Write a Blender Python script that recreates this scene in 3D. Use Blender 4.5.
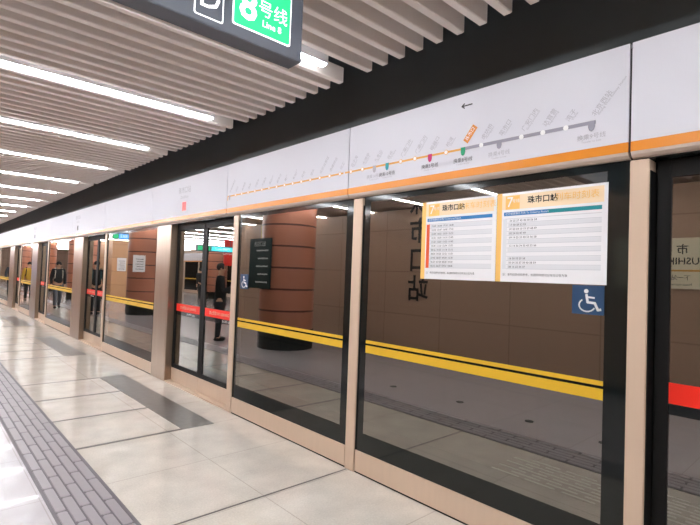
import bpy, bmesh, math, random
from mathutils import Vector, Matrix
random.seed(7)
scene = bpy.context.scene
for o in list(bpy.data.objects): bpy.data.objects.remove(o)
COL = scene.collection

# ---------------------------------------------------------------- camera, world, exposure
cam_data = bpy.data.cameras.new('camera'); cam = bpy.data.objects.new('camera', cam_data); COL.objects.link(cam)
scene.camera = cam
cam_data.sensor_fit = 'HORIZONTAL'; cam_data.sensor_width = 36.0
cam_data.lens = 36.0*479.36/700.0
cam_data.clip_start = 0.05; cam_data.clip_end = 200
R_ = Vector((0.7374290, -0.6744275, 0.0366888)); U_ = Vector((-0.0470796, 0.0028619, 0.9988871)); F_ = Vector((0.6737819, 0.7383356, 0.0296413))
cam.matrix_world = Matrix(((R_.x, U_.x, -F_.x, 0), (R_.y, U_.y, -F_.y, 0), (R_.z, U_.z, -F_.z, 1.6), (0, 0, 0, 1)))
world = bpy.data.worlds.new('world'); scene.world = world; world.use_nodes = True
world.node_tree.nodes['Background'].inputs[0].default_value = (0.9, 0.9, 1.0, 1)
world.node_tree.nodes['Background'].inputs[1].default_value = 0.05
scene.view_settings.view_transform = 'Standard'; scene.view_settings.look = 'None'
scene.view_settings.gamma = 1.0; scene.view_settings.exposure = 0.55
scene.view_settings.use_curve_mapping = False
LIGHT_STRENGTH = 41.0
GLASS_F0 = 0.29

D = 2.7556          # distance of the screen door line from the camera
FX = D - 0.04       # front of the white header
GX = D + 0.015      # front of the fixed glass
DX = D + 0.10       # front of the sliding leaves
Y0, Y1 = -8.0, 56.0

# ---------------------------------------------------------------- materials
def srgb(r, g, b):
    f = lambda c: c/12.92 if c <= 0.04045 else ((c+0.055)/1.055)**2.4
    return (f(r/255), f(g/255), f(b/255), 1)
MATS = {}
def mat(name, col, rough=0.5, metal=0.0, spec=0.5, noise=0.0, scale=20.0, coat=0.0, stretch=None):
    m = bpy.data.materials.new(name); m.use_nodes = True; nt = m.node_tree; b = nt.nodes['Principled BSDF']
    b.inputs['Base Color'].default_value = col; b.inputs['Roughness'].default_value = rough
    b.inputs['Metallic'].default_value = metal; b.inputs['Specular IOR Level'].default_value = spec
    b.inputs['Coat Weight'].default_value = coat; b.inputs['Coat Roughness'].default_value = 0.05
    if noise:
        tc = nt.nodes.new('ShaderNodeTexCoord'); mp = nt.nodes.new('ShaderNodeMapping'); n = nt.nodes.new('ShaderNodeTexNoise')
        if stretch: mp.inputs['Scale'].default_value = stretch
        n.inputs['Scale'].default_value = scale; n.inputs['Detail'].default_value = 4
        mx = nt.nodes.new('ShaderNodeMix'); mx.data_type = 'RGBA'
        mx.inputs[6].default_value = tuple(c*(1-noise) for c in col[:3])+(1,)
        mx.inputs[7].default_value = tuple(min(1, c*(1+noise)) for c in col[:3])+(1,)
        nt.links.new(tc.outputs['Object'], mp.inputs[0]); nt.links.new(mp.outputs[0], n.inputs['Vector'])
        nt.links.new(n.outputs['Fac'], mx.inputs[0]); nt.links.new(mx.outputs[2], b.inputs['Base Color'])
    MATS[name] = m; return m
def emis(name, col, s):
    m = bpy.data.materials.new(name); m.use_nodes = True; b = m.node_tree.nodes['Principled BSDF']
    b.inputs['Base Color'].default_value = col; b.inputs['Emission Color'].default_value = col; b.inputs['Emission Strength'].default_value = s
    MATS[name] = m; return m
def glass(name, f0, tint):
    m = bpy.data.materials.new(name); m.use_nodes = True; nt = m.node_tree; nt.nodes.clear()
    N = nt.nodes.new; L = nt.links.new
    out = N('ShaderNodeOutputMaterial'); lw = N('ShaderNodeLayerWeight'); lw.inputs['Blend'].default_value = 0.5
    pw = N('ShaderNodeMath'); pw.operation = 'POWER'; pw.inputs[1].default_value = 4.0
    ma = N('ShaderNodeMath'); ma.operation = 'MULTIPLY_ADD'; ma.inputs[1].default_value = 1-f0; ma.inputs[2].default_value = f0
    geo = N('ShaderNodeNewGeometry'); inv = N('ShaderNodeMath'); inv.operation = 'SUBTRACT'; inv.inputs[0].default_value = 1.0
    mul = N('ShaderNodeMath'); mul.operation = 'MULTIPLY'
    tr = N('ShaderNodeBsdfTransparent'); tr.inputs[0].default_value = tint
    gl = N('ShaderNodeBsdfGlossy'); gl.inputs['Roughness'].default_value = 0.0; gl.inputs[0].default_value = (0.98, 0.96, 0.9, 1)
    mx = N('ShaderNodeMixShader')
    L(lw.outputs['Facing'], pw.inputs[0]); L(pw.outputs[0], ma.inputs[0]); L(geo.outputs['Backfacing'], inv.inputs[1])
    L(ma.outputs[0], mul.inputs[0]); L(inv.outputs[0], mul.inputs[1]); L(mul.outputs[0], mx.inputs[0])
    L(tr.outputs[0], mx.inputs[1]); L(gl.outputs[0], mx.inputs[2]); L(mx.outputs[0], out.inputs[0])
    MATS[name] = m; return m
def tiled(name, col, mortar, w, h, axis, gap=0.012, rough=0.3, noise=0.08, offset=0.0, shift=(0, 0), coat=0.0, speck=0.0):
    """flat cladding: brick texture laid on two object axes"""
    m = bpy.data.materials.new(name); m.use_nodes = True; nt = m.node_tree; N = nt.nodes.new; L = nt.links.new
    b = nt.nodes['Principled BSDF']; b.inputs['Roughness'].default_value = rough; b.inputs['Coat Weight'].default_value = coat
    tc = N('ShaderNodeTexCoord'); sp = N('ShaderNodeSeparateXYZ'); cb = N('ShaderNodeCombineXYZ')
    L(tc.outputs['Object'], sp.inputs[0])
    i, j = {'YZ': (1, 2), 'XY': (0, 1), 'XZ': (0, 2)}[axis]
    for k, (src, sh) in enumerate(((i, shift[0]), (j, shift[1]))):
        a = N('ShaderNodeMath'); a.operation = 'ADD'; a.inputs[1].default_value = sh
        L(sp.outputs[src], a.inputs[0]); L(a.outputs[0], cb.inputs[k])
    br = N('ShaderNodeTexBrick'); br.offset = offset; br.squash = 1.0
    br.inputs['Scale'].default_value = 1.0; br.inputs['Brick Width'].default_value = w; br.inputs['Row Height'].default_value = h
    br.inputs['Mortar Size'].default_value = gap; br.inputs['Mortar Smooth'].default_value = 0.1; br.inputs['Bias'].default_value = 0
    br.inputs['Color1'].default_value = tuple(c*(1-noise) for c in col[:3])+(1,)
    br.inputs['Color2'].default_value = tuple(min(1, c*(1+noise)) for c in col[:3])+(1,)
    br.inputs['Mortar'].default_value = mortar
    L(cb.outputs[0], br.inputs['Vector'])
    last = br.outputs['Color']
    if speck:
        n = N('ShaderNodeTexNoise'); n.inputs['Scale'].default_value = 75; n.inputs['Detail'].default_value = 3; n.inputs['Roughness'].default_value = 0.7
        n2 = N('ShaderNodeTexNoise'); n2.inputs['Scale'].default_value = 3.5; n2.inputs['Detail'].default_value = 5
        L(tc.outputs['Object'], n.inputs['Vector']); L(tc.outputs['Object'], n2.inputs['Vector'])
        ad = N('ShaderNodeMath'); ad.operation = 'ADD'; L(n.outputs['Fac'], ad.inputs[0]); L(n2.outputs['Fac'], ad.inputs[1])
        mr = N('ShaderNodeMapRange'); mr.inputs[1].default_value = 0.6; mr.inputs[2].default_value = 1.4
        mr.inputs[3].default_value = 1-speck; mr.inputs[4].default_value = 1+speck*0.6
        L(ad.outputs[0], mr.inputs[0])
        vm = N('ShaderNodeVectorMath'); vm.operation = 'SCALE'; L(last, vm.inputs[0]); L(mr.outputs[0], vm.inputs['Scale']); last = vm.outputs[0]
    L(last, b.inputs['Base Color'])
    MATS[name] = m; return m

mat('white_panel', srgb(219, 219, 227), 0.6, spec=0.2, noise=0.015, scale=2)
mat('orange', srgb(224, 138, 32), 0.35)
mat('lip', srgb(205, 188, 175), 0.35, noise=0.03, scale=6)
mat('champagne', srgb(214, 190, 168), 0.45, metal=0.2, noise=0.05, scale=3, stretch=(8, 8, 0.6))
mat('steel', srgb(160, 140, 122), 0.3, metal=0.75, noise=0.12, scale=3, stretch=(6, 6, 0.4))
mat('black_frit', srgb(17, 24, 24), 0.08, spec=0.5, noise=0.1, scale=5)
mat('black_rubber', srgb(14, 14, 14), 0.6, spec=0.3, noise=0.1, scale=30)
mat('seam_black', srgb(30, 30, 34), 0.6)
mat('ceiling_board', srgb(205, 194, 188), 0.7, noise=0.05, scale=2)
mat('void_black', srgb(86, 92, 94), 0.6, noise=0.08, scale=2)
mat('yellow', srgb(224, 180, 44), 0.4)
mat('red', srgb(245, 40, 20), 0.4)
mat('sign_grey', srgb(90, 95, 106), 0.35, noise=0.04, scale=8)
mat('tunnel', srgb(40, 38, 36), 0.9, noise=0.25, scale=4)
mat('rail', srgb(90, 80, 75), 0.4, metal=0.9, noise=0.2)
mat('granite_dark', srgb(100, 95, 92), 0.3, noise=0.3, scale=14)
mat('joint_dark', srgb(92, 86, 82), 0.35, noise=0.15, scale=30)
mat('tactile_base', srgb(160, 154, 158), 0.4, noise=0.06, scale=30)
mat('tactile_bar', srgb(156, 149, 153), 0.3, noise=0.06, scale=30)
mat('tactile_edge', srgb(100, 94, 98), 0.5, noise=0.06, scale=30)
mat('stud', srgb(225, 220, 210), 0.3, metal=0.3, noise=0.05)
mat('baffle', srgb(238, 229, 222), 0.5, noise=0.05, scale=3)
mat('lamp_body', srgb(220, 220, 222), 0.4, noise=0.02)
mat('text_grey', srgb(176, 174, 182), 0.5)
mat('text_dark', srgb(60, 58, 62), 0.5)
mat('route_grey', srgb(150, 148, 162), 0.5)
mat('route_gold', srgb(232, 170, 80), 0.5)
mat('white_ink', srgb(245, 245, 245), 0.5)
mat('cyan_ink', srgb(20, 150, 160), 0.5); mat('pink_ink', srgb(200, 40, 110), 0.5); mat('green_ink', srgb(20, 160, 110), 0.5)
mat('black_ink', srgb(24, 22, 22), 0.5)
mat('poster_white', srgb(240, 240, 243), 0.35, noise=0.01)
mat('poster_gold', srgb(250, 200, 110), 0.4); mat('poster_cream', srgb(250, 225, 190), 0.4)
mat('poster_blue', srgb(30, 120, 185), 0.4); mat('poster_teal', srgb(20, 140, 150), 0.4)
mat('poster_red', srgb(235, 90, 40), 0.4); mat('poster_line', srgb(196, 200, 206), 0.5); mat('poster_shade', srgb(226, 228, 232), 0.5)
mat('access_blue', srgb(34, 70, 106), 0.4)
mat('cream_sign', srgb(226, 214, 186), 0.4, noise=0.02); mat('ochre', srgb(205, 150, 60), 0.4)
mat('column_base', srgb(24, 26, 26), 0.15, noise=0.1)
mat('teal_dark', srgb(36, 58, 58), 0.3, noise=0.05)
mat('yellow_sign', srgb(200, 165, 30), 0.4, noise=0.03)
mat('skin', srgb(205, 160, 130), 0.55, noise=0.04); mat('hair', srgb(20, 17, 16), 0.6, noise=0.2)
mat('coat_black', srgb(24, 24, 27), 0.8, noise=0.2); mat('jeans', srgb(34, 38, 48), 0.8, noise=0.2)
mat('cream_cloth', srgb(222, 214, 200), 0.8, noise=0.06); mat('shoe', srgb(30, 28, 28), 0.6, noise=0.1)
mat('sole_white', srgb(225, 225, 225), 0.6); mat('mustard', srgb(205, 165, 60), 0.8, noise=0.1)
mat('grey_cloth', srgb(88, 90, 98), 0.8, noise=0.1); mat('pack_teal', srgb(40, 90, 95), 0.8, noise=0.1)
tiled('floor_white', srgb(184, 177, 179), srgb(168, 160, 160), 0.9, 0.9, 'XY', gap=0.004, rough=0.17, noise=0.012, shift=(0.18, -4.72), speck=0.05, coat=0.15)
tiled('floor_beige', srgb(214, 206, 195), srgb(190, 180, 168), 0.82, 0.89, 'XY', gap=0.004, rough=0.16, noise=0.012, shift=(-1.13, -4.72), speck=0.22, coat=0.15)
tiled('wall_tiles', srgb(170, 139, 117), srgb(146, 114, 94), 1.5, 0.9, 'YZ', gap=0.01, rough=0.4, noise=0.04, shift=(0.2, 0.05))
tiled('wall_tiles_end', srgb(168, 134, 112), srgb(120, 84, 66), 1.2, 0.72, 'XZ', gap=0.01, rough=0.4, noise=0.04)
tiled('wall_orange', srgb(212, 164, 122), srgb(168, 120, 84), 1.2, 0.72, 'YZ', gap=0.01, rough=0.4, noise=0.06)
tiled('column_tiles', srgb(180, 118, 94), srgb(84, 44, 34), 40, 0.46, 'XZ', gap=0.02, rough=0.35, noise=0.05, shift=(20, 0.1))
tiled('tunnel_wall', srgb(48, 44, 40), srgb(26, 24, 22), 1.6, 1.1, 'YZ', gap=0.02, rough=0.8, noise=0.2)
glass('screen_glass', GLASS_F0, (0.62, 0.66, 0.64, 1))
emis('lamp_glow', (0.93, 0.96, 1.0, 1), LIGHT_STRENGTH)
emis('sign_green', srgb(30, 190, 120), 0.75); emis('sign_white', (1, 1, 1, 1), 0.9); emis('sign_pale', srgb(150, 200, 185), 0.6)
emis('screen_blue', srgb(60, 150, 235), 1.6); emis('screen_cyan', srgb(60, 215, 230), 1.6); emis('screen_white', (0.9, 0.97, 1, 1), 1.5)
emis('screen_red', srgb(230, 50, 30), 0.6)

# ---------------------------------------------------------------- mesh helpers
class MB:
    def __init__(s): s.v = []; s.f = []; s.m = []; s.cur = 0
    def quad(s, pts):
        n = len(s.v); s.v += [tuple(p) for p in pts]; s.f.append(tuple(range(n, n+len(pts)))); s.m.append(s.cur); return s
    def box(s, a, b):
        x0, x1 = sorted((a[0], b[0])); y0, y1 = sorted((a[1], b[1])); z0, z1 = sorted((a[2], b[2]))
        n = len(s.v); s.v += [(x0,y0,z0),(x1,y0,z0),(x1,y1,z0),(x0,y1,z0),(x0,y0,z1),(x1,y0,z1),(x1,y1,z1),(x0,y1,z1)]
        for q in ((0,3,2,1),(4,5,6,7),(0,1,5,4),(1,2,6,5),(2,3,7,6),(3,0,4,7)): s.f.append(tuple(n+k for k in q)); s.m.append(s.cur)
        return s
    def cyl(s, c, r, z0, z1, n=32, r1=None):
        r1 = r if r1 is None else r1; k = len(s.v)
        for i in range(n):
            a = 2*math.pi*i/n; s.v.append((c[0]+r*math.cos(a), c[1]+r*math.sin(a), z0))
        for i in range(n):
            a = 2*math.pi*i/n; s.v.append((c[0]+r1*math.cos(a), c[1]+r1*math.sin(a), z1))
        for i in range(n):
            j = (i+1) % n; s.f.append((k+i, k+j, k+n+j, k+n+i)); s.m.append(s.cur)
        s.f.append(tuple(k+i for i in range(n))[::-1]); s.m.append(s.cur)
        s.f.append(tuple(k+n+i for i in range(n))); s.m.append(s.cur)
        return s
    def extr(s, pts, a, b):   # pts = (x,z) profile, run along Y
        n = len(pts); k = len(s.v)
        for y in (a, b): s.v += [(x, y, z) for x, z in pts]
        for i in range(n):
            j = (i+1) % n; s.f.append((k+i, k+j, k+n+j, k+n+i)); s.m.append(s.cur)
        s.f.append(tuple(range(k, k+n))[::-1]); s.m.append(s.cur); s.f.append(tuple(range(k+n, k+2*n))); s.m.append(s.cur)
        return s
    def build(s, name, mats, parent=None, origin=None, bevel=0.0, smooth=False):
        me = bpy.data.meshes.new(name); o = Vector(origin) if origin is not None else (wloc(parent) if parent else Vector((0, 0, 0)))
        me.from_pydata([Vector(v)-o for v in s.v], [], s.f)
        if not isinstance(mats, (list, tuple)): mats = [mats]
        for m in mats: me.materials.append(MATS[m])
        for p, k in zip(me.polygons, s.m): p.material_index = k; p.use_smooth = smooth
        bm = bmesh.new(); bm.from_mesh(me); bmesh.ops.recalc_face_normals(bm, faces=bm.faces)
        if bevel: bmesh.ops.bevel(bm, geom=list(bm.edges), offset=bevel, segments=2, affect='EDGES', clamp_overlap=True)
        bm.to_mesh(me); bm.free(); me.update()
        ob = bpy.data.objects.new(name, me); COL.objects.link(ob)
        if parent: ob.parent = parent; ob.location = o-wloc(parent)
        else: ob.location = o
        return ob
LOC = {}
def wloc(o):
    v = Vector((0, 0, 0))
    while o: v = v+o.location; o = o.parent
    return v
def tag(o, label=None, cat=None, group=None, kind=None):
    if label: o['label'] = label
    if cat: o['category'] = cat
    if group: o['group'] = group
    if cat and not kind: o['kind'] = 'thing'
    if kind: o['kind'] = kind
    return o
def empty(name, loc, label, cat, group=None):
    e = bpy.data.objects.new(name, None); e.empty_display_size = 0.1; COL.objects.link(e); e.location = loc
    return tag(e, label, cat, group)
def struct(o): o['kind'] = 'structure'; return o

# flat shapes in a local frame (u right, v up, n out)
class Frame:
    def __init__(s, o, kind):
        s.o = Vector(o)
        s.u, s.v, s.n = {'face_-X': (Vector((0,-1,0)), Vector((0,0,1)), Vector((-1,0,0))),
                         'face_+X': (Vector((0,1,0)), Vector((0,0,1)), Vector((1,0,0))),
                         'face_-Y': (Vector((1,0,0)), Vector((0,0,1)), Vector((0,-1,0)))}[kind]
    def p(s, u, v, n=0): return s.o+s.u*u+s.v*v+s.n*n
class Flat(MB):
    def __init__(s, fr): super().__init__(); s.fr = fr
    def rect(s, u0, v0, u1, v1, n=0.0, t=0.002):
        return s.poly([(u0,v0),(u1,v0),(u1,v1),(u0,v1)], n, t)
    def poly(s, pts, n=0.0, t=0.002):
        k = len(s.v); c = len(pts)
        s.v += [tuple(s.fr.p(u, v, n)) for u, v in pts]+[tuple(s.fr.p(u, v, n+t)) for u, v in pts]
        for i in range(c):
            j = (i+1) % c; s.f.append((k+i, k+j, k+c+j, k+c+i)); s.m.append(s.cur)
        s.f.append(tuple(range(k, k+c))[::-1]); s.m.append(s.cur); s.f.append(tuple(range(k+c, k+2*c))); s.m.append(s.cur)
        return s
    def disc(s, u, v, r, n=0.0, t=0.002, k=16): return s.poly([(u+r*math.cos(2*math.pi*i/k), v+r*math.sin(2*math.pi*i/k)) for i in range(k)], n, t)
    def stroke(s, pts, w, n=0.0, t=0.002):
        for (a, b), (c, d) in zip(pts[:-1], pts[1:]):
            L = math.hypot(c-a, d-b) or 1e-6; px, py = -(d-b)/L*w/2, (c-a)/L*w/2; ex, ey = (c-a)/L*w*0.25, (d-b)/L*w*0.25
            s.poly([(a+px-ex, b+py-ey), (a-px-ex, b-py-ey), (c-px+ex, d-py+ey), (c+px+ex, d+py+ey)], n, t)
        return s
TXT = {}
def text(name, body, fr, u, v, size, m, parent, n=0.003, align='CENTER', rot=0.0, thick=0.001, bold=0.0, label=None):
    key = (body, align, bold)
    if key not in TXT:
        c = bpy.data.curves.new('t', 'FONT'); c.body = body; c.size = 1.0; c.align_x = align; c.align_y = 'CENTER'; c.resolution_u = 2
        c.offset = bold
        t = bpy.data.objects.new('t', c); COL.objects.link(t); bpy.context.view_layer.update()
        me = bpy.data.meshes.new_from_object(t.evaluated_get(bpy.context.evaluated_depsgraph_get()))
        TXT[key] = ([tuple(q.co) for q in me.vertices], [tuple(p.vertices) for p in me.polygons])
        bpy.data.objects.remove(t); bpy.data.curves.remove(c); bpy.data.meshes.remove(me)
    vs, fs = TXT[key]; cr, sr = math.cos(rot), math.sin(rot)
    mb = MB(); mb.v = [tuple(fr.p(u+size*(x*cr-y*sr), v+size*(x*sr+y*cr), n+thick)) for x, y, z in vs]
    mb.f = list(fs); mb.m = [0]*len(fs)
    me = bpy.data.meshes.new(name); o = wloc(parent)
    me.from_pydata([Vector(q)-o for q in mb.v], [], mb.f); me.materials.append(MATS[m])
    ob = bpy.data.objects.new(name, me); COL.objects.link(ob); ob.parent = parent
    if label: ob['label'] = label
    return ob

# ---------------------------------------------------------------- structure
XL = -9.6
struct(MB().box((XL, Y0, -0.3), (0.74, Y1, 0.0)).build('floor', 'floor_white'))
struct(MB().box((0.74, Y0, -0.3), (D+0.10, Y1, 0.0)).build('floor', 'floor_beige'))
CZ = 3.135
struct(MB().box((XL-0.3, Y0, 3.55), (2.52, Y1, 3.6)).build('ceiling', 'ceiling_board'))
struct(MB().box((2.52, Y0, 4.2), (3.25, Y1, 4.3)).build('ceiling', 'void_black'))
struct(MB().box((2.50, Y0, 3.6), (2.55, Y1, 4.3)).build('wall_plenum', 'void_black'))
struct(MB().box((3.15, Y0, 2.875), (3.25, Y1, 4.2)).build('wall_right', 'void_black'))
struct(MB().box((XL-0.3, Y1, -0.3), (7.0, Y1+0.2, 4.3)).build('wall_far', 'wall_tiles_end'))
struct(MB().box((XL-0.3, Y0-0.2, -0.3), (7.0, Y0, 4.3)).build('wall_near', 'wall_tiles_end'))
struct(MB().box((XL-0.6, Y0, -0.3), (XL-0.2, Y1, 3.6)).build('wall_left', 'wall_tiles'))
# stair and service enclosures in the middle of the island
WX = -2.2
e1 = MB().box((-4.6, Y0, 0.0), (WX, 14.2, 3.08)).build('wall_centre', 'wall_tiles'); struct(e1)
struct(MB().box((-4.6, 27.0, 0.0), (WX, 34.0, 3.08)).build('wall_centre', 'wall_orange'))
struct(MB().box((WX, Y0, 0), (WX+0.012, 14.2, 0.12)).build('baseboard_centre', 'column_base'))
# tunnel behind the screen doors
struct(MB().box((D+0.10, Y0, -1.3), (7.0, Y1, -1.2)).build('floor_tunnel', 'tunnel'))
struct(MB().box((D+0.10, Y0, -1.2), (D+0.25, Y1, -0.02)).build('wall_platform_edge', 'tunnel'))
struct(MB().box((6.6, Y0, -1.2), (6.8, Y1, 4.2)).build('wall_tunnel', 'tunnel_wall'))
struct(MB().box((3.25, Y0, 4.2), (6.8, Y1, 4.3)).build('ceiling_tunnel', 'tunnel'))
for x in (4.0, 5.43):
    tag(MB().box((x-0.035, Y0, -1.2), (x+0.035, Y1, -1.05)).build('rail', 'rail'),
        'steel running rail in the dark track bed behind the glass, %s' % ('nearer the platform' if x < 5 else 'nearer the tunnel wall'), 'rail')

# ---------------------------------------------------------------- ceiling: baffles and linear lamps
PITCH = 1.77/11; LY0 = 2.71
BX0, BX1 = -9.0, 2.455
bm_ = MB().box((BX0, -0.027, CZ), (BX1, 0.027, CZ+0.12))
proto = bm_.build('ceiling_baffle', 'baffle', origin=(0, 0, 0), bevel=0.004)
tag(proto, 'pale beige ceiling baffle running across the platform', 'ceiling baffle', 'ceiling baffles')
first = True; nb = 0
kk = -36
while nb < 296:
    y = LY0+kk*PITCH
    if kk % 11 != 0 and y > Y0+0.2:
        b = proto if first else proto.copy()
        if not first: COL.objects.link(b)
        b.location = (0, y, 0); first = False; nb += 1
    kk += 1
ORD = {-3: None}
lamp = None
ks = list(range(-3, 27))
def lamp_label(k):
    names = {0: 'linear ceiling lamp whose end shows just right of the hanging line sign',
             1: 'long linear ceiling lamp, nearest bright strip left of the hanging sign',
             2: 'second bright ceiling strip behind the hanging sign, counted from the near end',
             3: 'third bright ceiling strip counted away from the hanging sign',
             4: 'fourth bright ceiling strip counted away from the hanging sign',
             5: 'fifth bright ceiling strip counted away from the hanging sign'}
    if k in names: return names[k]
    if k < 0: return 'linear ceiling lamp above and behind the viewpoint, out of the picture'
    return 'thin distant linear ceiling lamp merging with its neighbours at the far left'
segs = []
x = 2.15
while x > -8.6:
    segs.append((x, x-0.94 if len(segs) == 0 else x-1.2)); x = segs[-1][1]
for k in ks:
    y = LY0+1.77*k
    if k == -3:
        lamp = empty('linear_lamp', (0, y, CZ), '', 'ceiling lamp')
        MB().box((-8.7, y-0.03, CZ+0.003), (2.16, y+0.03, CZ+0.12)).build('lamp_housing', 'lamp_body', lamp)
        for a, b in segs:
            MB().box((a-0.006, y-0.022, CZ-0.012), (b+0.006, y+0.022, CZ+0.003)).build('diffuser', 'lamp_glow', lamp)
        L = lamp
    else:
        L = lamp.copy(); COL.objects.link(L); L.location = (0, y, CZ)
        for c in list(lamp.children):
            d = c.copy(); COL.objects.link(d); d.parent = L
    L['label'] = lamp_label(k); L['category'] = 'ceiling lamp'; L['kind'] = 'thing'; L['group'] = 'linear ceiling lamps' if 0 <= k <= 5 else ('linear ceiling lamps behind the viewpoint' if k < 0 else 'far linear ceiling lamps')

# ---------------------------------------------------------------- screen door modules
ORDINAL = ['nearest', 'second nearest', 'third nearest', 'fourth nearest', 'fifth nearest', 'sixth nearest', 'seventh nearest', 'eighth nearest', 'ninth nearest', 'tenth nearest', 'eleventh nearest', 'twelfth nearest', 'thirteenth nearest']
def post(y0, y1, label, x0=D-0.005, x1=D+0.09, group='slim posts between the glass panels'):
    e = empty('mullion_post', (D, (y0+y1)/2, 0), label, 'post', group)
    MB().box((x0, y0, 0), (x1, y1, 2.26)).build('post_face', 'champagne', e, bevel=0.004)
    for yy in (y0-0.004, y1-0.002):
        MB().box((x0+0.012, yy, 0.18), (x1, yy+0.006, 2.2)).build('gasket', 'black_rubber', e)
    return e
def fixed_panel(y0, y1, label, fl=0.09, fr=0.10):
    e = empty('glass_panel', (D, (y0+y1)/2, 0), label, 'glass panel', 'fixed glass panels')
    a, b = y0+0.003, y1-0.003
    MB().box((GX, a, 0.18), (GX+0.012, b, 2.262)).build('pane', 'screen_glass', e)
    z = 0.18; t = GX-0.0015
    f = MB(); f.box((t, a, z), (GX-0.0003, b, 0.33)); f.box((t, a, 2.225), (GX-0.0003, b, 2.262))
    f.box((t, a, 0.33), (GX-0.0003, a+fr, 2.225)); f.box((t, b-fl, 0.33), (GX-0.0003, b, 2.225))
    f.build('printed_border', 'black_frit', e)
    f = MB(); f.box((D+0.0, a, 0.012), (D+0.05, b, 0.18)); f.build('kick_plate', 'champagne', e, bevel=0.003)
    MB().box((D+0.004, a, 0.0), (D+0.05, b, 0.012)).build('floor_seal', 'black_rubber', e)
    MB().box((t-0.001, a+fr, 1.062), (t+0.0004, b-fl, 1.088)).build('thin_yellow_stripe', 'yellow', e)
    MB().box((t-0.001, a+fr, 0.985), (t+0.0004, b-fl, 1.046)).build('wide_yellow_stripe', 'yellow', e)
    MB().box((t-0.0005, a+fr, 1.046), (t+0.0002, b-fl, 1.062)).build('dark_gap_stripe', 'black_frit', e)
    return e
def door(y0, y1, label, words=True):
    e = empty('sliding_screen_door', (DX, (y0+y1)/2, 0), label, 'platform screen door', 'sliding platform screen doors')
    MB().box((D-0.002, y0, -0.0), (DX+0.06, y1, 0.02)).build('threshold', 'champagne', e)
    mid = (y0+y1)/2
    for s, (a, b) in enumerate(((y0+0.004, mid-0.003), (mid+0.003, y1-0.004))):
        g = MB().box((DX, a+0.06, 0.2), (DX+0.01, b-0.06, 2.2)).build('door_leaf', 'screen_glass', e)
        f = MB(); x0, x1 = DX-0.012, DX+0.03
        f.box((x0, a, 0.2), (x1, a+0.062, 2.26)); f.box((x0, b-0.062, 0.2), (x1, b, 2.26)); f.box((x0, a+0.062, 2.17), (x1, b-0.062, 2.26))
        f.box((x0+0.002, a+0.062, 0.2), (x1, b-0.062, 0.26))
        f.build('leaf_frame', 'black_rubber', g, bevel=0.002)
        MB().box((DX-0.014, a, 0.02), (DX+0.03, b, 0.2)).build('kick_plate', 'champagne', g, bevel=0.002)
        MB().box((DX-0.003, a+0.062, 1.02), (DX-0.0005, b-0.062, 1.125)).build('red_stripe', 'red', g)
        MB().box((DX-0.0025, a+0.062, 0.965), (DX-0.0004, b-0.062, 1.018)).build('notice_strip', 'black_frit', g)
        if words:
            c = (a+b)/2
            fr = Frame((DX-0.003, c, 0), 'face_-X')
            text('notice_text', '当心夹手 Caution', fr, 0.22 if s == 0 else 0.1, 0.992, 0.035, 'white_ink', g, n=0.0005)
            text('stripe_text', '禁止倚靠 NO LEANING', fr, 0.0, 1.072, 0.05, 'cream_sign', g, n=0.0005)
    return e
def column(y0, y1, label):
    e = empty('door_column', (D, (y0+y1)/2, 0), label, 'column', 'steel door columns')
    MB().box((D-0.005, y0, 0), (D+0.20, y1, 2.26)).build('column_casing', 'steel', e, bevel=0.006)
    MB().box((D-0.007, y0+0.05, 0.35), (D-0.004, y1-0.05, 2.1)).build('access_cover', 'steel', e, bevel=0.001)
    return e

door(-1.15, 0.768, 'sliding screen door with red stripe at the right edge, past the wide post')
column(-1.75, -1.15, 'steel column beyond the right edge of the picture')
fixed_panel(-4.2, -1.75, 'glass panel beyond the right edge of the picture')
door(-6.15, -4.3, 'sliding screen door beyond the right edge of the picture, farthest right', False)
post(0.775, 0.865, 'tall pale metal post at right between the timetable panel and the door', x0=D-0.01, x1=DX+0.0)
p1 = fixed_panel(0.87, 2.88, 'large near glass panel carrying the two timetables and a blue wheelchair sticker', 0.07, 0.11)
post(2.885, 2.995, 'slim pale post between the two nearest glass panels')
p2 = fixed_panel(3.0, 4.94, 'glass panel left of the timetables, with a wheelchair sticker at its far edge', 0.04, 0.09)
post(4.945, 5.055, 'slim pale post at the near side of the closest full double door')
door(5.06, 6.88, 'double screen door with red stripe between slim post and brushed column')
column(6.88, 7.42, 'brushed steel column just beyond the closest full double door')
mods = [(7.42, 9.98, 11.7, 12.5), (12.5, 15.3, 16.8, 17.7), (17.7, 19.75, 21.15, 22.3), (22.3, 24.9, 26.4, 27.1)]
yy = 27.1
while yy < Y1-5: mods.append((yy, yy+2.7, yy+4.5, yy+5.1)); yy += 5.1
for i, (a, b, c, d) in enumerate(mods):
    w = ['third', 'fourth', 'fifth', 'sixth', 'seventh', 'eighth', 'ninth', 'tenth', 'eleventh', 'twelfth'][i]
    far = ' at the far left' if i > 1 else ''
    fixed_panel(a, b, '%s glass panel with yellow stripes along the platform%s' % (w, far), 0.05, 0.06)
    post(b+0.005, b+0.115, 'slim pale post at the far end of the %s glass panel%s' % (w, far))
    door(b+0.12, c, 'screen door just beyond the %s glass panel%s' % (w, far), i < 2)
    column(c, d, 'brushed steel column beyond the %s glass panel and its door%s' % (w, far))

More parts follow.
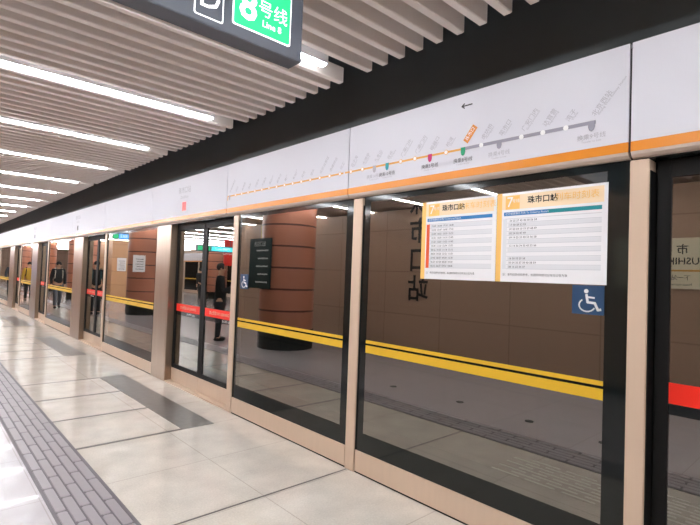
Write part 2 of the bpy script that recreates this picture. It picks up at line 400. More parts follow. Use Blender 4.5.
# header: white panels with orange band and curved lower lip
seams = [-8, -5.8, -3.55, -1.35, 0.86, 3.035, 5.18, 7.6, 10.05, 12.5, 15.0, 17.6, 20.2, 22.8, 25.4, 28, 31, 34, 37, 40, 43, 46, 49, 52, 56]
MB_track = MB().box((D+0.012, Y0, 2.2630), (D+0.3, Y1, 2.2675)); 
tag(MB_track.build('door_track', 'black_frit'), 'black track beam running under the white header above all doors', 'track beam')
heads = {}
for i, (a, b) in enumerate(zip(seams[:-1], seams[1:])):
    lab = {4: 'white header panel with the right part of the route diagram and left arrow',
           5: 'white header panel with the left part of the route diagram',
           6: 'blank white header panel between the route diagram and the station name panel',
           3: 'blank white header panel at the right edge above the red striped door'}.get(i)
    if lab is None:
        if i < 3: lab = 'white header panel beyond the right edge of the picture, %s past it' % ['third', 'second', 'first'][i]
        else: lab = 'white header panel %s along the platform from the picture left of the route diagram' % ['first','second','third','fourth','fifth','sixth','seventh','eighth','ninth','tenth','eleventh','twelfth','thirteenth','fourteenth','fifteenth','sixteenth','seventeenth','eighteenth'][i-7]
    if i == 6: lab = 'white header panel above the closest full double door, with small red square emblem'
    e = empty('header_panel', (FX, (a+b)/2, 2.27), lab, 'header panel', 'white header panels')
    g = 0.006; a2, b2 = a+g, b-g
    prof = [(FX, 2.872), (FX, 2.352), (FX+0.02, 2.352), (FX+0.02, 2.855), (FX+0.3, 2.855), (FX+0.3, 2.872)]
    MB().extr(prof, a2, b2).build('panel_face', 'white_panel', e)
    MB().extr([(FX-0.001, 2.352), (FX-0.001, 2.30), (FX+0.02, 2.30), (FX+0.02, 2.352)], a2, b2).build('orange_band', 'orange', e)
    MB().extr([(FX, 2.30), (FX+0.006, 2.285), (FX+0.022, 2.273), (FX+0.045, 2.268), (FX+0.05, 2.28), (FX+0.02, 2.30)], a2, b2).build('lower_lip', 'lip', e)
    MB().box((FX+0.012, a-g, 2.30), (FX+0.019, a+g, 2.85)).build('joint_seal', 'seam_black', e)
    heads[i] = e
# small emblems printed on header panels further along
hf = Frame((FX, 0, 0), 'face_-X')
for y, w in ((6.39, 0.12), (12.1, 0.10), (17.2, 0.10)):
    i = max(k for k in heads if seams[k] < y)
    Flat(hf).rect(-y-w/2, 2.42, -y+w/2, 2.42+w, 0.0005).build('emblem', 'red' if y < 8 else 'text_dark', heads[i])
    text('station_name', '珠市口站', hf, -y, 2.70, 0.10, 'text_grey', heads[i], n=0.001)
    text('station_name', 'Zhushikou', hf, -y, 2.61, 0.06, 'text_grey', heads[i], n=0.001)

# route diagram
rd = empty('route_diagram', (FX, 3.0, 2.5), 'line seven route diagram printed across two white header panels with gold and grey line', 'route diagram')
f = Flat(hf)
def RZ(y): return 2.478+0.0  # printed baseline
f.rect(-5.16, 2.485, -3.10, 2.499, 0.0008); f.rect(-3.08, 2.485, -1.90, 2.499, 0.0008)
f.rect(-5.16, 2.445, -5.15, 2.499, 0.0008)
f.build('travelled_line', 'route_gold', rd)
Flat(hf).rect(-1.90, 2.483, -1.03, 2.503, 0.0008).build('passed_line', 'route_grey', rd)
names_right = ['虎坊桥', '菜市口', '广安门内', '达官营', '湾子', '北京西站']
names_left = ['桥湾', '磁器口', '广渠门内', '广渠门外', '双井', '九龙山', '大郊亭', '百子湾', '化工', '南楼梓庄', '欢乐谷景区', '垡头', '双合', '焦化厂', '黄厂', '郎辛庄', '黑庄户', '万盛西', '万盛东', '群芳', '高楼金', '花庄', '环球度假区']
eng = {'虎坊桥': 'Hufangqiao', '菜市口': 'Caishikou', '广安门内': "Guang'anmennei", '达官营': 'Daguanying', '湾子': 'Wanzi', '北京西站': 'Beijing West Railway Station', '桥湾': 'Qiaowan', '磁器口': 'Ciqikou', '广渠门内': 'Guangqumennei', '广渠门外': 'Guangqumenwai', '双井': 'Shuangjing', '九龙山': 'Jiulongshan', '大郊亭': 'Dajiaoting', '百子湾': 'Baiziwan'}
ys = {n: y for n, y in zip(names_right, (1.74, 1.61, 1.46, 1.325, 1.19, 1.05))}
for k, n in enumerate(names_left): ys[n] = 2.02+k*(5.11-2.02)/22
ys['珠市口'] = 1.88
for n, y in ys.items():
    passed = n in names_right
    inter = {'珠市口': 'green_ink', '磁器口': 'pink_ink', '双井': 'cyan_ink', '菜市口': 'route_grey', '北京西站': 'route_grey', '九龙山': 'text_grey', '环球度假区': 'text_grey'}.get(n)
    if inter:
        Flat(hf).poly([(-y-0.017, 2.502), (-y-0.017, 2.47), (-y-0.012, 2.452), (-y, 2.444), (-y+0.012, 2.452), (-y+0.017, 2.47), (-y+0.017, 2.502)], 0.003).build('interchange_mark', inter, rd)
        if n not in ('环球度假区',):
            text('interchange_text', {'珠市口': '换乘8号线', '磁器口': '换乘5号线', '双井': '换乘10号线', '菜市口': '换乘4号线', '北京西站': '换乘9号线', '九龙山': '换乘14号线'}[n], hf, -y, 2.415, 0.034, 'text_dark' if n in ('珠市口', '双井', '磁器口') else 'text_grey', rd)
            text('interchange_text', 'Transfer to Line', hf, -y, 2.39, 0.016, 'text_grey', rd)
    else:
        o = Flat(hf).disc(-y, 2.492, 0.015 if passed else 0.013, 0.003).build('station_dot', 'white_ink', rd)
        if not passed: Flat(hf).disc(-y, 2.492, 0.017, 0.002).build('dot_ring', 'route_gold' if not passed else 'route_grey', rd)
    rot = math.radians(52)
    if n == '珠市口':
        c, s = math.cos(rot), math.sin(rot)
        P = lambda a, b: (-y+0.018+a*c-b*s, 2.535+a*s+b*c)
        Flat(hf).poly([P(0, -0.02), P(0.12, -0.02), P(0.12, 0.024), P(0, 0.024)], 0.001).build('current_station_tag', 'orange', rd)
        text('current_station_name', '珠市口', hf, *P(0.06, 0.002), 0.032, 'white_ink', rd, rot=rot, n=0.0035)
    else:
        text('station_name', n, hf, -y+0.008, 2.53, 0.036, 'text_grey', rd, align='LEFT', rot=rot)
        if n in eng: text('station_name', eng[n], hf, -y+0.035, 2.53, 0.019, 'text_grey', rd, align='LEFT', rot=rot)
Flat(hf).stroke([(-1.90, 2.785), (-1.82, 2.785)], 0.008, 0.001).stroke([(-1.88, 2.80), (-1.90, 2.785), (-1.88, 2.77)], 0.008, 0.001).build('direction_arrow', 'text_dark', rd)

# ---------------------------------------------------------------- timetable posters and stickers
def poster(yl, yr, label, redcol):
    z0, z1 = 1.605, 2.165; PX = GX-0.004
    e = empty('timetable_poster', (PX, (yl+yr)/2, z0), label, 'poster', 'timetable posters on the glass')
    fr = Frame((PX, yl, z0), 'face_-X'); W = yl-yr; H = z1-z0
    Flat(fr).rect(0, 0, W, H, 0, 0.002).build('poster_sheet', 'poster_white', e)
    f = Flat(fr); f.rect(0, 0, 0.035, H, 0.002, 0.001); f.build('gold_margin', 'poster_gold', e)
    f = Flat(fr); f.rect(0.035, H-0.105, W-0.02, H-0.015, 0.002, 0.001); f.build('cream_heading', 'poster_cream', e)
    f = Flat(fr); f.rect(0.06, H-0.105, 0.155, H-0.02, 0.0032, 0.0005); f.build('line_badge', 'poster_gold', e)
    text('line_number', '7', fr, 0.09, H-0.062, 0.09, 'white_ink', e, n=0.004); text('line_text', '号线', fr, 0.13, H-0.055, 0.026, 'white_ink', e, n=0.004)
    text('station_title', '珠市口站', fr, W*0.45, H-0.058, 0.047, 'black_ink', e, n=0.004, bold=0.02)
    text('poster_heading', '首末车时刻表' if redcol else '列车时刻表', fr, W*0.75, H-0.058, 0.05, 'poster_gold', e, n=0.004)
    f = Flat(fr); f.rect(0.05, H-0.145, W*0.5, H-0.122, 0.002, 0.001); f.build('blue_bar', 'poster_blue', e)
    f = Flat(fr); f.rect(W*0.5, H-0.145, W-0.03, H-0.122, 0.002, 0.001); f.build('teal_bar', 'poster_teal' if not redcol else 'poster_blue', e)
    text('bar_text', '往环球度假区方向 To Universal Resort', fr, 0.06, H-0.1335, 0.017, 'white_ink', e, n=0.004, align='LEFT')
    f = Flat(fr); n = 11 if redcol else 12
    for k in range(n+1):
        z = 0.08+k*(H-0.245)/n; f.rect(0.06, z, W-0.03, z+0.0025, 0.002, 0.0006)
    f.build('table_rule', 'poster_line', e)
    f = Flat(fr)
    for k in range(0, n, 2):
        z = 0.08+k*(H-0.245)/n; f.rect(0.08, z+0.003, W-0.03, z+(H-0.245)/n-0.002, 0.002, 0.0004)
    f.build('row_shading', 'poster_shade', e)
    f = Flat(fr); f.rect(0.045, 0.08, 0.072, H-0.165, 0.002, 0.001); f.build('row_index', 'poster_red' if redcol else 'poster_shade', e)
    rnd = random.Random(3)
    for k in range(n):
        z = 0.08+(k+0.5)*(H-0.245)/n
        if redcol: s = '  '.join('%02d:%02d' % (5+(k+j) % 18, rnd.randrange(60)) for j in range(4))
        else:
            if k in (3, 4, 6): continue
            s = ' '.join('%02d' % q for q in sorted(rnd.sample(range(60), 5 + (k*3) % 6)))
        text('time_row', s, fr, 0.09, z, 0.018, 'text_dark', e, n=0.003, align='LEFT')
    text('foot_note', '注：本时刻表仅供参考，如遇特殊情况以车站公告为准', fr, 0.05, 0.045, 0.017, 'text_dark', e, n=0.003, align='LEFT')
    return e
poster(2.255, 1.645, 'left timetable poster on the near glass, with an orange-red row index', True)
poster(1.642, 0.975, 'right timetable poster on the near glass, beside the wheelchair sticker', False)
def wheelchair(yl, yr, z0, z1, label, px=GX-0.004):
    e = empty('wheelchair_sticker', (px, (yl+yr)/2, z0), label, 'sticker', 'blue wheelchair stickers')
    fr = Frame((px, yl, z0), 'face_-X'); W = yl-yr; H = z1-z0
    Flat(fr).rect(0, 0, W, H, 0, 0.0015).build('sticker_ground', 'access_blue', e)
    f = Flat(fr); S = lambda pts: [(a*W, b*H) for a, b in pts]
    f.disc(0.45*W, 0.80*H, 0.075*H, 0.0016, 0.001)
    f.stroke(S([(0.46, 0.68), (0.50, 0.42), (0.72, 0.40), (0.82, 0.17), (0.90, 0.19)]), 0.085*H, 0.0016, 0.001)
    f.stroke(S([(0.48, 0.60), (0.70, 0.58)]), 0.06*H, 0.0016, 0.001)
    arc = [(0.48+0.25*math.cos(t), 0.32+0.22*math.sin(t)) for t in [math.radians(130+k*17) for k in range(13)]]
    f.stroke(S(arc), 0.05*H, 0.0016, 0.001)
    f.build('wheelchair_symbol', 'white_ink', e)
wheelchair(1.155, 0.985, 1.44, 1.60, 'blue wheelchair sticker under the right timetable corner')
wheelchair(4.87, 4.70, 1.42, 1.585, 'blue wheelchair sticker at the far edge of the second glass panel')

# ---------------------------------------------------------------- hanging line sign
sy, sz = 2.04, 2.75
sg = empty('hanging_line_sign', (0, sy, sz), 'dark grey hanging sign with green line 8 panel at the top of the picture', 'sign')
MB().box((-0.9, sy, sz-0.035), (1.462, sy+0.115, sz+0.36)).build('sign_box', 'sign_grey', sg, bevel=0.004)
sf = Frame((0, sy, sz), 'face_-Y')
def rr(f, u0, v0, u1, v1, r, n, t):
    pts = []
    for cx, cy, a0 in ((u1-r, v0+r, -90), (u1-r, v1-r, 0), (u0+r, v1-r, 90), (u0+r, v0+r, 180)):
        for k in range(4): a = math.radians(a0+k*30); pts.append((cx+r*math.cos(a), cy+r*math.sin(a)))
    return f.poly(pts, n, t)
rr(Flat(sf), 1.055, 0.02, 1.385, 0.275, 0.012, 0.001, 0.002).build('green_panel_rim', 'sign_white', sg)
rr(Flat(sf), 1.062, 0.027, 1.378, 0.268, 0.010, 0.003, 0.002).build('green_panel', 'sign_green', sg)
text('line_number', '8', sf, 1.135, 0.128, 0.20, 'sign_white', sg, n=0.006, bold=0.02)
text('line_text', '号线', sf, 1.275, 0.148, 0.088, 'sign_white', sg, n=0.006)
text('line_text', 'Line 8', sf, 1.27, 0.078, 0.046, 'sign_white', sg, n=0.006, bold=0.01)
for a, b in ((0.845, 0.027),):
    rr(Flat(sf), 0.868, -0.005, 1.01, 0.165, 0.01, 0.001, 0.001).build('exit_frame', 'sign_white', sg)
    rr(Flat(sf), 0.874, 0.001, 1.004, 0.159, 0.008, 0.002, 0.001).build('exit_frame_inner', 'sign_grey', sg)
text('exit_letter', 'D', sf, 0.94, 0.085, 0.15, 'sign_white', sg, n=0.004)
rr(Flat(sf), 0.54, 0.03, 0.78, 0.24, 0.012, 0.001, 0.002).build('pale_panel', 'sign_pale', sg)
for xx in (-0.6, 1.1): MB().cyl((xx, sy+0.106), 0.008, sz+0.36, 3.56, 12).build('hanger_rod', 'sign_grey', sg)

# ---------------------------------------------------------------- floor inlays
def zone(y0, y1, first_line, which):
    MBz = MB().box((2.09, y0, 0.0), (2.43, y1, 0.0025))
    tag(MBz.build('granite_inlay', 'granite_dark'), 'dark granite rectangle inlaid in the floor %s' % which, 'floor inlay', 'dark granite floor inlays')
    n = 4; st = (y1-y0-0.04)/3
    for k in range(n):
        y = y0+k*st
        tag(MB().box((1.135, y, 0.0), (2.09, y+0.035, 0.002)).build('inlay_line', 'joint_dark'),
            '%s dark floor line %s' % (['nearest', 'second', 'third', 'farthest'][k], which), 'floor line', 'dark floor lines by the doors')
zone(4.70, 7.62, True, 'in front of the closest full double door')
zone(9.75, 12.55, True, 'in front of the second full double door')
zone(15.0, 17.8, True, 'in front of the third full double door')
zone(20.1, 22.8, True, 'in front of the fourth full double door')
tag(MB().box((1.135, 2.955, 0), (D-0.01, 2.972, 0.001)).build('floor_joint', 'joint_dark'), 'thin dark floor joint running to the post between the two nearest panels', 'floor line')
# tactile strip
def tactile(x0, x1, y0, y1, rows, label, base, bar, plen=0.30, blen=0.25, bw=0.6):
    e = empty('tactile_paving', (x0, y0, 0), label, 'tactile paving')
    MB().box((x0, y0, 0), (x1, y1, 0.003)).build('paving_slab', base, e)
    w = (x1-x0)/rows; f = MB(); y = y0
    while y+plen <= y1:
        for r in range(rows):
            a = x0+w*(r+0.5); ya = y+(plen-blen)/2+(plen/2 if r % 2 else 0); hw = w*bw/2; c = min(hw*0.6, 0.012)
            if ya+blen > y1: continue
            for (i0, z0_, i1, z1_) in ((0, 0.003, 0.004, 0.008),):
                k = len(f.v)
                P = lambda i, z: [(a-hw+i, ya+c, z), (a-hw+c, ya+i, z), (a+hw-c, ya+i, z), (a+hw-i, ya+c, z), (a+hw-i, ya+blen-c, z), (a+hw-c, ya+blen-i, z), (a-hw+c, ya+blen-i, z), (a-hw+i, ya+blen-c, z)]
                f.v += P(i0, z0_)+P(i1, z1_)
                for j in range(8): q = (j+1) % 8; f.f.append((k+j, k+q, k+8+q, k+8+j)); f.m.append(0)
                f.f.append(tuple(range(k+8, k+16))); f.m.append(0)
        y += plen
    o = f.build('guide_bars', bar, e); o['kind'] = 'stuff'
    return e
tp = tactile(0.755, 1.115, -4.0, 50.0, 5, 'long grey tactile guide strip with raised bars running along the platform', 'tactile_edge', 'tactile_bar', plen=0.42, blen=0.405, bw=0.84)
MB().box((0.74, -4, 0), (0.755, 50, 0.004)).build('edge_line', 'tactile_edge', tp); MB().box((1.115, -4, 0), (1.135, 50, 0.004)).build('edge_line', 'tactile_edge', tp)
tactile(1.30, 1.80, -0.6, 2.25, 8, 'patch of pale tactile bars by the near door, seen in the glass', 'floor_beige', 'stud', bw=0.3)
for k, (mx_, my_) in enumerate(((0.25, 4.80), (0.17, 3.69), (0.22, 2.7), (0.30, 1.86))):
    e = tag(MB().cyl((mx_-0.05, my_), 0.05, 0.0, 0.004, 20).build('floor_marker', 'black_rubber'), 'small dark round floor marker mirrored low in the glass, %s from the left' % ['first', 'second', 'third', 'fourth'][k], 'floor marker', 'dark floor markers')

# ---------------------------------------------------------------- things mirrored in the glass
def pillar(x, y, label):
    e = empty('round_pillar', (x, y, 0), label, 'pillar', 'round brick-red pillars')
    MB().cyl((x, y), 0.60, 0.42, 3.08, 64).build('tiled_shaft', 'column_tiles', e, smooth=False)
    MB().cyl((x, y), 0.61, 0.0, 0.42, 64).build('black_base', 'column_base', e)
PL = [8.82, 17.6, 26.4, 35.2, 44]
for k, y in enumerate(PL):
    pillar(-0.64, y, 'round brick-red pillar with black base on the near row, %s from the viewpoint' % ORDINAL[k].replace(' nearest', '').replace('nearest', 'first'))
    pillar(-7.7, y, 'round brick-red pillar with black base on the far row, %s from the viewpoint' % ORDINAL[k].replace(' nearest', '').replace('nearest', 'first'))
# pillar poster
pp = empty('pillar_display', (-0.02, 8.98, 1.28), 'dark teal information display standing off the nearest pillar', 'display')
MB().box((-0.04, 8.56, 1.28), (0.0, 9.40, 2.36)).build('display_case', 'teal_dark', pp, bevel=0.005)
pf = Frame((0.0, 8.56, 1.28), 'face_+X')
f = Flat(pf)
for k in range(5): f.rect(0.08, 0.12+k*0.17, 0.55-0.07*(k % 2), 0.15+k*0.17, 0.001)
f.build('text_lines', 'poster_shade', pp)
text('display_text', '出口信息', pf, 0.42, 0.95, 0.12, 'white_ink', pp, n=0.002)
# station name characters on wall
cf = Frame((WX, 6.36, 0), 'face_+X')
nm = empty('station_name_lettering', (WX, 6.36, 1.2), 'four tall black characters set vertically on the brown wall, mirrored in the glass', 'lettering')
for k, ch in enumerate('珠市口站'): text('wall_character', ch, cf, 0, 3.17-k*0.60, 0.56, 'black_ink', nm, n=0.02, bold=0.015)
NY = 1.80
ns = empty('station_name_sign', (WX, NY, 1.6), 'cream station name sign on the brown wall, mirrored through the right-hand door', 'sign')
sf2 = Frame((WX, NY, 0), 'face_+X')
Flat(sf2).rect(-0.8, 1.60, 0.8, 2.31, 0.0, 0.03).build('sign_board', 'cream_sign', ns)
Flat(sf2).rect(-0.8, 1.84, 0.8, 1.865, 0.03, 0.002).build('ochre_line', 'ochre', ns)
for u, ch in ((-0.4, '珠'), (0, '市'), (0.4, '口')): text('sign_text', ch, sf2, u, 2.14, 0.15, 'black_ink', ns, n=0.032, bold=0.01)
text('sign_text', 'ZHUSHIKOU', sf2, 0, 1.98, 0.135, 'black_ink', ns, n=0.032, bold=0.01)
text('sign_text', '磁器口', sf2, 0.35, 1.75, 0.08, 'black_ink', ns, n=0.032); text('sign_text', '下一站', sf2, 0.02, 1.75, 0.08, 'black_ink', ns, n=0.032)
text('sign_text', 'Next station Ciqikou', sf2, 0.1, 1.66, 0.05, 'text_dark', ns, n=0.032)
ysn = empty('yellow_notice_board', (WX, 11.9, 2.6), 'yellow notice board high on the brown wall end, mirrored in the second panel', 'sign')
Flat(Frame((WX+0.002, 11.9, 0), 'face_+X')).rect(-0.45, 2.55, 0.55, 3.04, 0, 0.03).build('board', 'yellow_sign', ysn)
text('board_text', '注意安全', Frame((WX+0.002, 11.9, 0), 'face_+X'), 0.05, 2.8, 0.2, 'text_dark', ysn, n=0.032)

def hang_sign(x0, x1, y, z0, z1, m, words, label):
    y = LY0+(math.floor((y-LY0)/PITCH)+0.5)*PITCH-0.05
    e = empty('lit_hanging_sign', ((x0+x1)/2, y, z0), label, 'sign', 'lit hanging signs mirrored in the glass')
    MB().box((x0, y, z0), (x1, y+0.1, z1)).build('sign_box', 'sign_grey', e)
    fr = Frame((x0, y, z0), 'face_-Y'); W = x1-x0; H = z1-z0
    Flat(fr).rect(0.05, 0.05, W*0.62, H-0.05, 0, 0.003).build('lit_face', m, e)
    Flat(fr).rect(W*0.66, 0.05, W-0.05, H-0.05, 0, 0.003).build('green_face', 'sign_green', e)
    text('sign_text', words, fr, W*0.33, H*0.5, H*0.5, 'sign_white', e, n=0.004)
    for xx in (x0+0.2, x1-0.2): MB().cyl((xx, y+0.05), 0.012, z1, 3.55, 10).build('hanger_rod', 'sign_grey', e)
hang_sign(-5.0, -3.2, 19.5, 2.46, 2.74, 'screen_cyan', '7号线 Line 7', 'cyan lit hanging sign mirrored at the top of the closest double door')
hang_sign(-1.25, -0.55, 21.5, 2.80, 3.1, 'screen_blue', '出口', 'small blue lit hanging sign mirrored at the top of the third glass panel')
rs = empty('red_banner', (-5.0, 20.2, 1.9), 'red vertical banner beside the enclosure, mirrored at the right of the closest double door', 'banner')
BY = LY0+(math.floor((20.24-LY0)/PITCH)+0.5)*PITCH
MB().box((-5.25, BY-0.04, 1.9), (-4.85, BY+0.04, 3.1)).build('banner_cloth', 'red', rs)
text('banner_text', '出站', Frame((-5.05, BY-0.04, 0), 'face_-Y'), 0, 2.5, 0.3, 'white_ink', rs, n=0.003)
for xx in (-5.2, -4.9): MB().cyl((xx, BY), 0.012, 3.1, 3.55, 8).build('hanger_rod', 'sign_grey', rs)
# bench-like white poster boards on the far enclosure end wall
def wall_board(x0, x1, y, z0, z1, m, label, name='wall_poster'):
    e = empty(name, ((x0+x1)/2, y, z0), label, 'poster')
    MB().box((x0, y-0.03, z0), (x1, y, z1)).build('board', m, e)
    fr = Frame((x0, y-0.03, z0), 'face_-Y'); W = x1-x0; H = z1-z0; f = Flat(fr)
    for k in range(5): f.rect(W*0.15, H*(0.15+0.15*k), W*(0.8-0.1*(k % 2)), H*(0.18+0.15*k), 0, 0.002)
    f.build('printed_lines', 'text_dark', e)
wall_board(-2.9, -2.45, 27.0, 1.45, 2.15, 'poster_white', 'white notice on the orange enclosure end, left one')
wall_board(-4.3, -3.7, 27.0, 1.5, 2.2, 'poster_white', 'white notice on the orange enclosure end, right one')
wall_board(-0.4, 0.0, 17.02, 1.5, 2.07, 'poster_white', 'white notice fixed to the second round pillar, mirrored in the third glass panel')
ad = empty('lit_display_stand', (0.42, 29.7, 0), 'blue lit display stand far along the platform, mirrored near the left edge', 'display')
MB().box((0.12, 29.7, 0), (0.72, 29.9, 1.95)).build('stand_case', 'sign_grey', ad, bevel=0.01)
Flat(Frame((0.12, 29.7, 0), 'face_-Y')).rect(0.06, 0.6, 0.54, 1.85, 0, 0.003).build('lit_screen', 'screen_blue', ad)
Flat(Frame((0.12, 29.7, 0), 'face_-Y')).rect(0.1, 0.62, 0.5, 1.0, 0.003, 0.002).build('screen_caption', 'screen_white', ad)

# far side of the island: header and screens
fh = empty('far_side_header', (XL, 24, 2.3), 'white header of the opposite screen doors across the island', 'header panel')
MB().box((XL-0.1, Y0, 2.36), (XL+0.02, Y1, 2.9)).build('panel_face', 'white_panel', fh)
MB().box((XL-0.1, Y0, 2.28), (XL+0.021, Y1, 2.36)).build('orange_band', 'orange', fh)
fs = empty('far_side_screen', (XL, 24, 0), 'opposite row of screen doors across the island', 'platform screen door')
MB().box((XL-0.09, Y0, 0.2), (XL-0.08, Y1, 2.28)).build('dark_glass', 'black_frit', fs)
MB().box((XL-0.1, Y0, 0.0), (XL-0.02, Y1, 0.2)).build('kick_plate', 'champagne', fs)
MB().box((XL-0.08, Y0, 1.0), (XL-0.075, Y1, 1.07)).build('yellow_stripe', 'yellow', fs)
y = Y0+1
while y < Y1:
    MB().box((XL-0.1, y, 0.2), (XL-0.02, y+0.15, 2.28)).build('post_face', 'champagne', fs); y += 2.5

# ---------------------------------------------------------------- people (seen as reflections)
def skin_mesh(name, joints, edges, m, parent, root=0, sub=2, scale=1.0):
    me = bpy.data.meshes.new(name); me.from_pydata([j[0] for j in joints], edges, [])
    ob = bpy.data.objects.new(name, me); COL.objects.link(ob)
    ob.modifiers.new('s', 'SKIN'); ss = ob.modifiers.new('u', 'SUBSURF'); ss.levels = sub; ss.render_levels = sub
    for i, j in enumerate(joints):
        d = me.skin_vertices[0].data[i]; r = j[1]; d.radius = r if isinstance(r, tuple) else (r, r); d.use_root = (i == root)
    bpy.context.view_layer.update()
    nm_ = bpy.data.meshes.new_from_object(ob.evaluated_get(bpy.context.evaluated_depsgraph_get()))
    nm_.materials.clear(); nm_.materials.append(MATS[m])
    for p in nm_.polygons: p.use_smooth = True
    bpy.data.objects.remove(ob); bpy.data.meshes.remove(me)
    o = bpy.data.objects.new(name, nm_); COL.objects.link(o)
    if parent: o.parent = parent
    return o
def ball(name, c, r, m, parent, sq=(1, 1, 1), cut=None):
    bm = bmesh.new(); bmesh.ops.create_uvsphere(bm, u_segments=20, v_segments=14, radius=1.0)
    if cut: 
        for v in bm.verts: v.co = cut(v.co)
    for v in bm.verts: v.co = Vector((v.co.x*r*sq[0]+c[0], v.co.y*r*sq[1]+c[1], v.co.z*r*sq[2]+c[2]))
    me = bpy.data.meshes.new(name); bm.to_mesh(me); bm.free(); me.materials.append(MATS[m])
    for p in me.polygons: p.use_smooth = True
    o = bpy.data.objects.new(name, me); COL.objects.link(o); o.parent = parent; return o
def person(loc, rz, label, top, legs, h=1.72, bag=None, walk=0.0, phone=False, long_coat=False):
    """faces local -Y"""
    s = h/1.72
    e = empty('person', loc, label, 'person'); e.rotation_euler = (0, 0, rz); e.scale = (s, s, s)
    w = walk
    hip = 0.92
    def leg(sd, ph):
        return [((sd*0.09, 0, hip), 0.095), ((sd*0.095, -0.04*abs(w)-ph*0.16*w, 0.50), 0.062), ((sd*0.10, -ph*0.30*w+0.02, 0.09), 0.042)]
    La, Ra = leg(1, 1), leg(-1, -1)
    if phone: elb = (-0.04, 1.10); hand = (-0.27, 1.22)
    else: elb = (0.03, 1.10); hand = (-0.05, 0.85)
    def arm(sd, ph):
        return [((sd*0.175, 0.0, 1.41), 0.058), ((sd*0.235, elb[0]+ph*0.10*w, elb[1]), 0.043), ((sd*(0.10 if phone else 0.24), hand[0]+ph*0.20*w, hand[1]), 0.028)]
    aL, aR = arm(1, -1), arm(-1, 1)
    # body: one continuous skinned figure
    J = [((0, 0, 0.95), (0.135, 0.10)), ((0, 0, 1.12), (0.115, 0.085)), ((0, 0.0, 1.32), (0.15, 0.10)), ((0, 0.0, 1.42), (0.10, 0.075)), ((0, -0.005, 1.50), 0.052),
         ((0, -0.02, 1.58), 0.078), ((0, -0.02, 1.65), 0.075)]
    E = [(0, 1), (1, 2), (2, 3), (3, 4), (4, 5), (5, 6)]
    for L in (La, Ra):
        k = len(J); J += L+[((L[2][0][0], L[2][0][1]-0.10, 0.035), 0.035)]; E += [(0, k), (k, k+1), (k+1, k+2), (k+2, k+3)]
    for A in (aL, aR):
        k = len(J); hx, hy, hz = A[2][0]
        if phone: tip = (hx*0.85, hy-0.05, hz+0.05)
        else: tip = (hx, hy-0.01, hz-0.07)
        J += A+[(tip, 0.022)]; E += [(2, k), (k, k+1), (k+1, k+2), (k+2, k+3)]
        for q in range(4):
            off = (q-1.5)*0.018; kk_ = len(J)
            ln = (0.06, 0.072, 0.068, 0.052)[q]
            if phone: f1 = (tip[0]+0.0, tip[1]-0.02+off*0.3, tip[2]+0.02+off); f2 = (tip[0]*0.5, tip[1]-0.03+off*0.3, tip[2]+0.03+off)
            else: f1 = (tip[0], tip[1]+off, tip[2]-ln*0.5); f2 = (tip[0]-0.012*(1 if tip[0] > 0 else -1), tip[1]+off-0.005, tip[2]-ln)
            J += [(f1, 0.009), (f2, 0.008)]; E += [(k+3, kk_), (kk_, kk_+1)]
        kk_ = len(J); J += [((hx, hy-0.035, hz-0.04 if not phone else hz+0.02), 0.010)]; E += [(k+2, kk_)]
    skin_mesh('body', J, E, 'skin', e)
    # clothes
    g = 1.16
    T = [((0, 0, 0.86 if not long_coat else 0.62), (0.175, 0.135)), ((0, 0, 1.12), (0.155, 0.12)), ((0, 0.0, 1.31), (0.185, 0.13)), ((0, 0.0, 1.43), (0.12, 0.09)), ((0, 0, 1.475), (0.075, 0.07))]
    TE = [(0, 1), (1, 2), (2, 3), (3, 4)]
    for A in (aL, aR):
        k = len(T); T += [(A[0][0], 0.08), (A[1][0], 0.062), (tuple(A[1][0][i]*0.12+A[2][0][i]*0.88 for i in range(3)), 0.045)]; TE += [(2, k), (k, k+1), (k+1, k+2)]
    skin_mesh('jacket', T, TE, top, e)
    P = [((0, 0, 0.95), (0.15, 0.115))]; PE = []
    for L in (La, Ra):
        k = len(P); P += [(L[0][0][:2]+(0.84,), 0.10), (L[1][0], 0.076), (L[2][0][:2]+(0.07,), 0.058)]; PE += [(0, k), (k, k+1), (k+1, k+2)]
    skin_mesh('trousers', P, PE, legs, e)
    for L in (La, Ra):
        x, y, _ = L[2][0]
        ball('shoe', (x, y-0.05, 0.045), 0.05, 'shoe', e, (0.95, 2.6, 0.9), cut=lambda c: Vector((c.x, c.y, max(c.z, -0.75))))
    ball('hair', (0, 0.0, 1.655), 0.098, 'hair', e, (0.92, 1.05, 0.98), cut=lambda c: Vector((c.x, max(c.y, -0.62) if c.z < 0.55 else c.y, max(c.z, -0.55-0.5*max(c.y, 0)))))
    ball('nose', (0, -0.105, 1.60), 0.013, 'skin', e, (0.8, 1.2, 1.4))
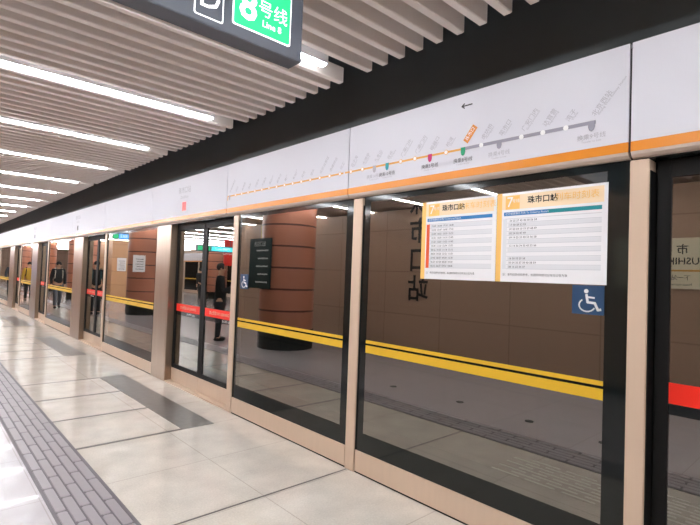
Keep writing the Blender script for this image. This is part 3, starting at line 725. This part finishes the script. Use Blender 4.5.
    for sd in (-1, 1):
        ball('eye', (sd*0.03, -0.09, 1.625), 0.010, 'black_ink', e); ball('ear', (sd*0.083, -0.01, 1.61), 0.02, 'skin', e, (0.5, 0.9, 1.4))
    ball('mouth', (0, -0.092, 1.563), 0.016, 'pink_ink', e, (1.2, 0.5, 0.3))
    if phone: MB().box((-0.038, -0.36, 1.26), (0.038, -0.35, 1.40)).build_local('phone', 'black_ink', e) if False else None
    if bag:
        o = MB(); o.box((-0.15, 0.115, 1.0), (0.15, 0.27, 1.42)); b = o.build('backpack', bag, None, origin=(0, 0, 0), bevel=0.04); b.parent = e
        for sd in (-1, 1):
            skin_mesh('shoulder_strap', [((sd*0.11, 0.13, 1.40), 0.018), ((sd*0.12, 0.0, 1.50), 0.018), ((sd*0.12, -0.12, 1.36), 0.018), ((sd*0.13, -0.08, 1.12), 0.016), ((sd*0.13, 0.13, 1.03), 0.016)], [(0, 1), (1, 2), (2, 3), (3, 4)], bag, e)
    return e
person((0.38, 10.3, 0), math.radians(-60), 'person in long black coat holding both hands forward, mirrored in the closest double door', 'coat_black', 'jeans', 1.78, phone=True, long_coat=True)
person((-6.6, 26.0, 0), math.radians(180), 'person in cream jacket with grey trousers, far across the island', 'cream_cloth', 'jeans', 1.70, bag='grey_cloth', walk=0.8)
person((-6.0, 25.0, 0), math.radians(170), 'person in black jacket walking beside the cream-jacketed one', 'coat_black', 'coat_black', 1.75, walk=0.7)
person((1.05, 17.9, 0), math.radians(10), 'person in black jacket with teal backpack, mirrored in the second full double door', 'coat_black', 'coat_black', 1.80, bag='pack_teal')
person((1.40, 21.0, 0), math.radians(0), 'person in dark clothes with a cream backpack, mirrored in the fourth glass panel', 'coat_black', 'grey_cloth', 1.75, bag='cream_cloth', walk=0.6)
person((1.65, 25.5, 0), math.radians(5), 'person in mustard jacket and black trousers, mirrored near the left edge', 'mustard', 'coat_black', 1.72, bag='coat_black')
person((1.9, 28.6, 0), math.radians(-10), 'person in grey jacket farthest along the platform, at the very left', 'grey_cloth', 'coat_black', 1.72)
